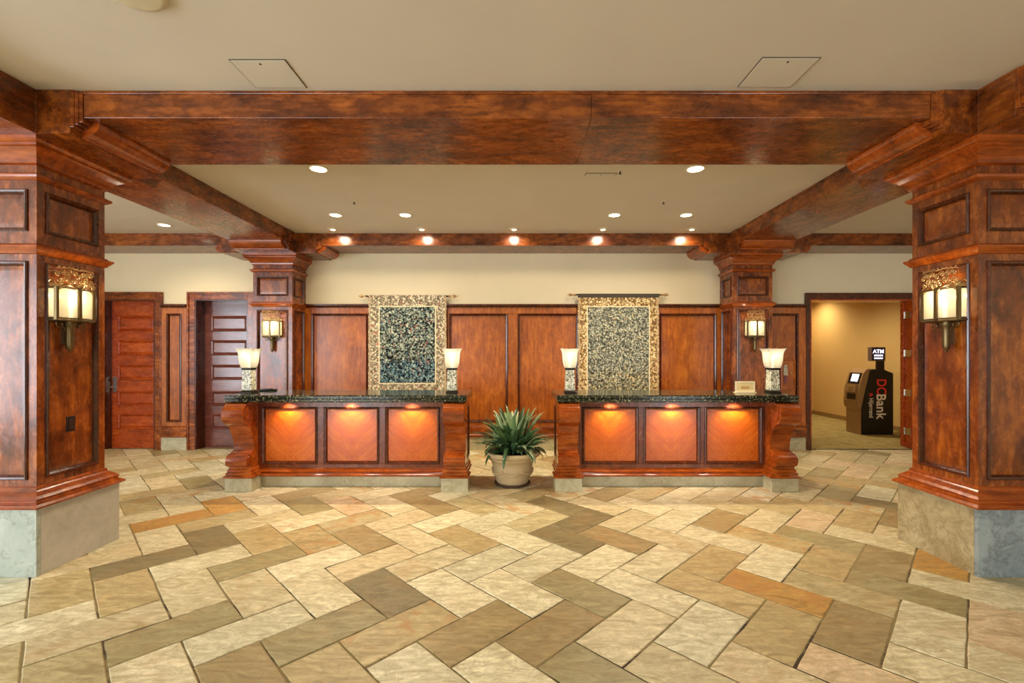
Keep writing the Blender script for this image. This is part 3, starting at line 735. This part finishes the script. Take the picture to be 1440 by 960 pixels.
def place(o, x, y, z, rz, lab, s=1.):
    o.location = (x, y, z); o.rotation_euler = (0,0,rz); o['label'] = lab; o.scale = (s, 1, 1)
place(sc1, -3.64+.27-.018, 3.47, 1.565, PI/2, 'lit bronze lantern above the black socket, on the column with the pale plinth')
place(copy_tree(sc1), 3.535-.27+.018, 3.47, 1.565, -PI/2, 'lit bronze lantern on the column with the blue grey plinth')
place(copy_tree(sc1), -3.64, 7.26-.295+.018, 1.565, 0, 'lit bronze lantern on the back column beside the panelled doors', .88)
place(copy_tree(sc1), 3.60, 7.26-.295+.018, 1.565, 0, 'lit bronze lantern on the back column nearer the hallway', .88)
# black socket
r = empty('power_socket', (-3.392,3.525,1.01), label='black power socket below the lantern on the wooden column panel', cat='socket')
MB().box(-3.3905,-3.384,3.49,3.56,.952,1.068).build('cover_plate', MBLACK, r, bevel=.002)
MB().box(-3.384,-3.381,3.505,3.545,.968,1.05).box(-3.381,-3.379,3.51,3.515,1.0,1.02).box(-3.381,-3.379,3.53,3.535,1.0,1.02).build('socket_face', plain('glossy black', (30,30,32), .15), r)

# ------------------------------------------------------------------ tapestries and rods
def tap(x0, x1, z0, z1, bw, border, field, lower, zsplit, band, label, rodlab, rx0, rx1, ph):
    yt = WALLY-.115; root = empty('tapestry', ((x0+x1)/2, yt, z1), label=label, cat='tapestry', group='tapestries behind the counters')
    def sheet(a, b, c, d, dy, n=26):
        m = MB(); rs = []; k = 14
        for j in range(k+1):
            z = c+(d-c)*j/k
            rs.append([(a+(b-a)*i/n, yt-dy+.006*math.sin((a+(b-a)*i/n)*9+ph)*(1-(z-z0)/(z1-z0))+.003*math.sin(z*6), z) for i in range(n+1)])
        back = [[(x, y+.006, z) for x, y, z in r_] for r_ in rs]
        m.rings(rs, 0, False, True, closed=False)
        m.rings([r_[::-1] for r_ in back], 0, False, True, closed=False)
        for A, B in ((rs[0], back[0]), (back[-1], rs[-1]), ([r_[0] for r_ in back], [r_[0] for r_ in rs]), ([r_[-1] for r_ in rs], [r_[-1] for r_ in back])): m.rings([A, B], 0, False, False, closed=False)
        return m
    sheet(x0, x1, z0, z1, 0).build('border', border, root)
    sheet(x0+.012, x0+.03, z0, z1-.01, .003).build('side_edge', TEDGE, root); sheet(x1-.03, x1-.012, z0, z1-.01, .003).build('side_edge', TEDGE, root)
    ft = z1-bw-(.05 if band else 0)
    sheet(x0+bw, x1-bw, max(z0+bw*.8, z0), ft, .005).build('woven_field', field, root)
    sheet(x0+bw+.01, x1-bw-.01, z0+bw*.8+.01, zsplit, .008).build('lower_field', lower, root)
    for a, b, c, d in ((x0+bw-.016, x0+bw, z0+bw*.8-.016, ft+.016), (x1-bw, x1-bw+.016, z0+bw*.8-.016, ft+.016), (x0+bw, x1-bw, ft, ft+.016), (x0+bw, x1-bw, z0+bw*.8-.016, z0+bw*.8)):
        sheet(a, b, c, d, .006, 8).build('cream_stripe', plain('cream weave', (216,200,160), .95), root)
    if band: sheet(x0-.004, x1+.004, z1-.055, z1+.006, .007).build('top_band', TBAND, root)
    zr = z1-.008; yr = yt+.022
    rr = empty('hanging_rod', ((x0+x1)/2, yr, zr), label=rodlab, cat='rod', group='tapestry rods')
    MB().cyl((x0,yr,zr), (x1,yr,zr), .017, 14).build('rod_sleeve', TBAND if band else border, root)
    MB().cyl((x0-.05,yr,zr), (x1+.05,yr,zr), .011, 12).build('pole', MIRON, rr)
    for xe, xo, sg in ((x0-.05, rx0, -1), (x1+.05, rx1, 1)):
        m = MB(); L = abs(xo-xe)
        for f, r_ in ((0,.02),(.35,.014),(.55,.026)): m.ball((xe+sg*L*f, yr, zr), r_, 10)
        m.cyl((xe,yr,zr), (xe+sg*L*.6,yr,zr), .008, 8); m.cyl((xe+sg*L*.6,yr,zr), (xe+sg*L,yr,zr), .016, 8, r2=.002)
        m.build('finial', MGOLD, rr)
    for xb in (x0-.035, x1+.035): MB().box(xb-.006, xb+.006, yr, WALLY-.002, zr-.006, zr+.006).build('bracket', MIRON, rr)
    return root
k = 7.32/F; X = lambda px: (px-CX)*k
tap(X(518.5), X(628), .93, 1.55+(496-415.5)*k, .18, TB1, TD, TDB, 1.42, False, 'dark blue green leafy tapestry with pale floral border', 'thin dark rod holding the dark leafy tapestry', X(503), X(643), 0)
tap(X(812.5), X(926), .74, 1.55+(496-413.5)*k, .155, TB2, TL, TLB, 1.25, True, 'pale grey gold leafy tapestry with golden border and dark top band', 'thin dark rod holding the pale golden tapestry', X(797), X(941), 2)

# small cupboard with lock on the narrow panel right of the back column
r = empty('wall_cupboard', (4.35, WALLY-.03, 1.2), label='small wooden access cupboard with a metal lock, on the panelling beside the hallway opening', cat='cupboard')
MB().box(4.235,4.47,WALLY-.052,WALLY-.02,.955,1.45).build('body', WP, r, bevel=.002)
MB().frame((0,WALLY-.052,0),(1,0,0),(0,0,1),(0,-1,0),4.235,4.47,.955,1.45,[(0,0),(0,.01),(.014,.012),(.02,0)]).build('rim', WP, r)
MB().box(4.275,4.345,WALLY-.066,WALLY-.052,1.19,1.32).box(4.285,4.335,WALLY-.066,WALLY-.052,1.32,1.36).build('lock_plate', MNICK, r, bevel=.003, label='silver lock plate')
MB().box(4.285,4.34,WALLY-.064,WALLY-.052,1.07,1.185).build('card_reader', plain('plum reader', (116,60,64), .4), r)
MB().ball((4.39,WALLY-.066,1.235), .016, 12).cyl((4.39,WALLY-.052,1.235),(4.39,WALLY-.066,1.235),.008,10).build('knob', MNICK, r)

# ------------------------------------------------------------------ potted plant
PX, PY = -.028, 5.49
r = empty('potted_plant', (PX,PY,0), label='leafy green plant in a sand coloured clay pot between the counters', cat='plant')
MB().lathe([(.001,.0),(.2,.0),(.212,.012),(.214,.026),(.2,.028),(.19,.014),(.001,.012)], (PX,PY,0), 48).build('saucer', plain('dark saucer', (74,50,30), .6), r)
pr = [(.001,.014),(.170,.014),(.186,.03),(.192,.05),(.206,.10),(.215,.145),(.222,.158),(.229,.165),(.228,.178),(.220,.186),(.234,.25),(.246,.295),(.262,.30),(.267,.312),(.266,.322),(.292,.335),(.308,.35),(.315,.368),(.314,.388),(.304,.398),(.29,.398),(.282,.385),(.27,.35),(.001,.35)]
pr = [(a*(1+.05*min(1, b/.3)) if a > .01 else a, b) for a, b in pr]
pot = MB().lathe(pr, (PX,PY,0), 56).build('pot', MPOT, r)
sw = MB()
for g in range(6):
    a0 = g*PI/3
    sw.tube([(PX+(.228+.008)*math.cos(a0+t*PI/30)*1., PY+(.236)*math.sin(a0+t*PI/30), .18-.03*math.sin(PI*t/10.)) for t in range(11)], [.006+.010*math.sin(PI*t/10.) for t in range(11)], 8)
    sw.ball((PX+.236*math.cos(a0), PY+.236*math.sin(a0), .183), .016, 10)
sw.build('swag_relief', MPOT, r)
MB().lathe([(.001,.358),(.27,.352)], (PX,PY,0), 32).build('soil', MSOIL, r)
def foliage():
    rnd = random.Random(5); vs = []; fs = []; tint = []
    for i in range(150):
        az = rnd.uniform(0, 2*PI); tier = rnd.random()
        L = rnd.uniform(.30, .52); el = math.radians(86-66*tier*rnd.uniform(.75,1.1)); curl = rnd.uniform(.25, 1.15)*(.5+tier)
        if el > math.radians(64): L *= 1.12
        wd = rnd.uniform(.026, .05); base = Vector((PX+.13*rnd.random()*math.cos(az), PY+.13*rnd.random()*math.sin(az), .36))
        hd = Vector((math.cos(az), math.sin(az), 0)); sd = Vector((-math.sin(az), math.cos(az), 0)).lerp(Vector((0,0,1)), rnd.uniform(-.3,.3)).normalized()
        p = base.copy(); n = 10; b0 = len(vs)
        for j in range(n+1):
            t = j/n; e = el - curl*t*t*1.2; dr = hd*math.cos(e)+Vector((0,0,1))*math.sin(e)
            if j: p = p + dr*(L/n)
            w_ = wd*(.22+.78*math.sin(PI*min(1, max(0, (t-.15)/.85))**.85)) if t < 1 else .001
            w_ = wd*.16 if t < .2 else w_
            up = dr.cross(sd)
            vs.extend([p-sd*w_-up*(-.012*w_/wd), p, p+sd*w_-up*(-.012*w_/wd)])
        c = rnd.choice([(104,134,86),(70,106,66),(54,84,46),(142,164,116),(186,194,146),(40,62,36),(90,120,62)])
        for j in range(n):
            for s_ in (0,1):
                a = b0+j*3+s_; fs.append((a, a+1, a+4, a+3)); tint.append(srgb(*c))
    me = bpy.data.meshes.new('foliage'); me.from_pydata([tuple(v-Vector((PX,PY,0))) for v in vs], [], fs)
    A = me.attributes.new('tint', 'FLOAT_COLOR', 'FACE'); A.data.foreach_set('color', [x for c in tint for x in c])
    me.polygons.foreach_set('use_smooth', [True]*len(fs)); me.materials.append(MLEAF)
    o = bpy.data.objects.new('foliage', me); COL.objects.link(o); o.parent = r
    s = o.modifiers.new('thick', 'SOLIDIFY'); s.thickness = .0012
foliage()

# ------------------------------------------------------------------ cash machine
AX, AY0, AY1 = 6.546, 8.73, 9.13
r = empty('cash_machine', (6.85,8.93,.004), label='black and bronze cash machine with red and white lettering', cat='cash machine')
B = [(AX,.006),(AX,.47),(6.60,.72),(6.66,.98),(6.715,1.222),(6.76,1.238),(6.97,1.238),(7.05,1.20),(7.125,1.175),(7.145,1.15),(7.145,.006)]
MB().prism([(x, z) for x, z in B], 'y', AY0, AY1).build('cabinet', MATK, r, bevel=.008)
FP = [(AX-.001,.006),(AX-.001,.47),(6.50,.52),(6.485,.62),(6.50,.78),(6.545,1.0),(6.60,1.17),(6.655,1.235),(6.72,1.25),(6.715,1.222),(6.66,.98),(6.60,.72),(AX+.005,.47),(AX+.012,.006)]
MB().prism(FP, 'y', AY0+.012, AY1-.005).build('front_fascia', MATB, r, bevel=.006)
def quad_on(a, b, y0, y1, out, th, name, mat, lab=None):
    a, b = Vector(a), Vector(b); d = (b-a).normalized(); n = Vector((-d.y, d.x))
    if n.x > 0: n = -n
    P = [a+n*out, b+n*out, b+n*(out-th), a+n*(out-th)]
    MB().prism([(p.x, p.y) for p in P], 'y', y0, y1).build(name, mat, r, label=lab)
quad_on((6.537,.96), (6.598,1.165), AY0+.05, AY1-.05, .006, .02, 'screen_bezel', MBLACK)
quad_on((6.55,1.0), (6.59,1.14), AY0+.10, AY1-.12, .008, .01, 'screen', MSCREEN, 'glowing white screen')
quad_on((6.505,.80), (6.53,.93), AY0+.06, AY1-.06, .05, .07, 'keypad_shelf', MATB)
quad_on((6.512,.83), (6.526,.90), AY0+.10, AY1-.16, .056, .008, 'keypad', MNICK)
quad_on((6.488,.66), (6.498,.77), AY0+.08, AY1-.10, .006, .01, 'cash_slot', MBLACK)
MB().box(6.975,7.085,8.86,8.94,1.22,1.42).build('sign_post', MATK, r)
sx0, sx1, sz0, sz1, sy = 6.815, 7.085, 1.395, 1.66, 8.83
MB().box(sx0,sx1,sy,sy+.10,sz0,sz1).build('sign_box', plain('mauve grey casing', (96,78,70), .4), r, bevel=.008)
MB().box(sx0+.02,sx1-.035,sy-.004,sy,sz0+.02,sz1-.02).build('sign_panel', plain('deep navy', (24,16,34), .3), r)
def text(body, size, loc, rot, mat, name, parent, ext=.002, spacing=1., align='CENTER', sx=1., off=.02):
    cu = bpy.data.curves.new(name, 'FONT'); cu.body = body; cu.size = size; cu.extrude = ext; cu.align_x = align; cu.align_y = 'CENTER'; cu.space_character = spacing; cu.offset = size*off
    t = bpy.data.objects.new('tmp', cu); COL.objects.link(t); bpy.context.view_layer.update()
    me = bpy.data.meshes.new_from_object(t); bpy.data.objects.remove(t)
    o = bpy.data.objects.new(name, me); COL.objects.link(o); me.materials.clear(); me.materials.append(mat)
    o.parent = parent; o.location = Vector(loc) - WORLD[parent.name]; o.rotation_euler = rot; o.scale = (sx,1,1); return o
text('ATM', .10, ((sx0+sx1)/2-.008, sy-.006, 1.575), (PI/2,0,0), MSCREEN, 'sign_lettering', r, spacing=1.0, sx=1.02)
MB().box(sx0+.045,sx1-.06,sy-.007,sy-.004,1.485,1.515).box(sx0+.045,sx1-.06,sy-.007,sy-.004,1.435,1.46).build('sign_stripes', MSCREEN, r)
# side lettering reads downwards
kk = 8.73/F
def side(px, py): return ((px-CX)*kk, AY0-.001, HZ-(py-HY)*kk)
def vtext(body, px, py, size, mat, name, sx=1.):
    o = text(body, size, side(px, py), (0,0,0), mat, name, r, .001, 1.04, 'LEFT', sx, .02)
    o.rotation_euler = Matrix(((0,1,0),(0,0,-1),(-1,0,0))).to_euler(); return o
vtext('DC', 1239, 532.5, .25, MRED, 'red_lettering', .80)
vtext('Bank', 1238.5, 553.5, .25, MWHT, 'white_lettering', .93)
vtext('e', 1225.5, 552.5, .13, MRED, 'red_emblem', 1.0)
vtext('Hijerrand', 1225, 559.5, .115, MWHT, 'small_lettering', .80)

# ------------------------------------------------------------------ ceiling fittings
def downlight(px, py, rad, lab, group, gimbal=False, xyz=None, energy=185, col=(1,.84,.62), lens=None, nogl=False):
    d = F*(CZ-HZ)/(HY-py); x = (px-CX)*d/F
    z = CZ
    if xyz: x, d, z = xyz
    o = MB().lathe([(rad*.80,-.002),(rad*.86,-.010),(rad,-.006),(rad*1.02,0)], (x,d,z), 28).build('recessed_downlight', MTRIM, origin=(x,d,z), label=lab, cat='ceiling light', group=group)
    if gimbal: MB().lathe([(.001,-.013),(rad*.5,-.011)], (x,d,z), 24).build('lens', MLENS, o); MB().lathe([(rad*.5,-.011),(rad*.62,-.006),(rad*.82,-.003)], (x,d,z), 24).build('baffle', MGOLD, o)
    else: MB().lathe([(.001,-.008),(rad*.80,-.006)], (x,d,z), 24).build('lens', MLENS, o)
    light('SPOT', 'downlight_beam', (x,d,z-.03), energy, col, (math.radians(32) if gimbal else 0,0,0), spot_size=math.radians(150 if not gimbal else 125), spot_blend=.5 if gimbal else 1., shadow_soft_size=rad*.8)
    return o
for px, py, r_, l in [(448,237,.092,'round ceiling light just behind the long wide beam, on the door side'),(978,237,.092,'round ceiling light just behind the long wide beam, on the hallway side')]:
    downlight(px, py, r_, l, 'round ceiling lights in the middle bay')
for px, l in [(472,'bright round ceiling light above the dark tapestry side, outer one of its pair'),(570,'bright round ceiling light, inner one above the dark tapestry'),(864,'bright round ceiling light, inner one above the pale tapestry'),(965,'bright round ceiling light, outer one of the pair nearest the hallway')]:
    downlight(px, 302, .085, l, 'round ceiling lights in the middle bay')
for px, l in [(468,'first from the panelled doors'),(593,'second from the panelled doors'),(723,'middle one of five'),(848,'second from the hallway'),(973,'first from the hallway')]:
    downlight(px, 322, .07, 'small wall-washing ceiling light close to the back beam, '+l, 'small ceiling lights in a row along the back beam', gimbal=True, energy=17)
downlight(231, 316, .085, 'ceiling light in the side aisle above the red panelled door', 'side aisle ceiling lights', energy=130)
downlight(0, 0, .085, 'ceiling light in the side aisle before the hallway', 'side aisle ceiling lights', xyz=(4.95,5.6,CZ), energy=130)
downlight(0, 0, .085, 'ceiling light inside the hallway above its far wall', 'hallway ceiling lights', xyz=(7.05,11.2,HC), energy=110)
downlight(0, 0, .085, 'ceiling light inside the hallway above the cash machine', 'hallway ceiling lights', xyz=(6.2,9.3,HC), energy=170)

def access(pts, lab):
    c = [(( px-CX)*(F*(CZ-HZ)/(HY-py))/F, F*(CZ-HZ)/(HY-py)) for px, py in pts]
    xs_ = [p[0] for p in c]; ys_ = [p[1] for p in c]; x0, x1 = min(xs_), max(xs_); y0, y1 = min(ys_), max(ys_)
    o = MB().box(x0,x1,y0,y1,CZ-.003,CZ+.002).build('access_panel', MGAP, origin=((x0+x1)/2,(y0+y1)/2,CZ), label=lab, cat='access panel', group='ceiling access panels')
    MB().box(x0+.006,x1-.006,y0+.006,y1-.006,CZ-.006,CZ-.003).build('cover', MPAN, o, bevel=.0015)
    MB().cyl(((x0+x1)/2,y0+.04,CZ-.007),((x0+x1)/2,y0+.04,CZ-.006),.008,10).build('screw', MIRON, o)
access([(326,83),(401,83),(432,123),(360,123)], 'square ceiling hatch in front of the long beam, door side of the room')
access([(1072,80),(1155,80),(1110,122),(1040,122)], 'square ceiling hatch in front of the long beam, hallway side of the room')
access([(826,243),(868,243),(862,247),(822,247)], 'thin rectangular ceiling hatch just behind the long beam')
for px, py, l in [(498,283,'tiny sprinkler head in the ceiling, on the dark tapestry side'),(933,283,'tiny sprinkler head in the ceiling, on the pale tapestry side'),(872,240,'tiny sprinkler head close behind the long beam')]:
    d = F*(CZ-HZ)/(HY-py); x = (px-CX)*d/F
    o = MB().lathe([(.001,-.004),(.02,-.003),(.024,.002)], (x,d,CZ), 16).build('sprinkler_head', MTRIM, origin=(x,d,CZ), label=l, cat='sprinkler', group='ceiling sprinklers')
    MB().cyl((x,d,CZ-.003),(x,d,CZ-.03),.006,8).cyl((x,d,CZ-.03),(x,d,CZ-.032),.016,12).build('deflector', MIRON, o)
dx, dy = -1.87, 2.24
o = MB().lathe([(.001,-.022),(.125,-.022),(.145,-.018),(.152,-.006),(.152,0)], (dx,dy,CZ), 48).build('ceiling_speaker', plain('cream disc', (206,196,166), .45), origin=(dx,dy,CZ), label='round cream disc on the ceiling with dark marks, cut off by the picture top', cat='speaker')
m = MB()
for a, b in ((-.035,.012),(-.016,.008),(.004,.012),(.03,.005)): m.box(dx+a,dx+a+b,dy+.02,dy+.055,CZ-.0235,CZ-.0222)
m.build('printed_marks', MBLACK, o)

# ------------------------------------------------------------------ light and camera
wd = bpy.data.worlds.new('sky'); S.world = wd; wd.use_nodes = True
bg = wd.node_tree.nodes['Background']; bg.inputs[0].default_value = (.80,.90,1.,1); bg.inputs[1].default_value = 2.0
for a, b in wy: light('AREA', 'window_daylight', (XL-.02, (a+b)/2, 1.65), 230, (.82,.91,1.), (0,-PI/2,0), shape='RECTANGLE', size=2.4, size_y=b-a-.2)
for i, (a, b) in enumerate(wx):
    light('AREA', 'window_daylight', ((a+b)/2, YN-.02, 1.65), 110*(b-a), (.86,.93,1.), (math.radians(90),0,0), shape='RECTANGLE', size=b-a-.1, size_y=2.5)
for x in (-6.2,-1.8,1.8,6.2):  # unseen downlights, added to brighten the near part of the lobby
    for y in (-3.5, .3):
        if abs(x) > 3 and y > 0: continue
        downlight(0,0,.09,'added unseen ceiling light behind the viewpoint','added unseen ceiling lights of the front lobby',xyz=(x,y,CZ),energy=40,col=(1,.94,.84))
cam = bpy.data.cameras.new('camera'); co = bpy.data.objects.new('camera', cam); COL.objects.link(co)
co.location = (0,0,HZ); co.rotation_euler = (PI/2,0,0); cam.sensor_width = 36; cam.lens = F/1440*36
cam.shift_x = -(CX-720)/1440; cam.shift_y = (HY-480)/1440; cam.clip_start = .05
S.camera = co
S.view_settings.view_transform = 'Standard'; S.view_settings.look = 'None'; S.view_settings.exposure = 0.16; S.view_settings.gamma = 1
S.view_settings.use_curve_mapping = False
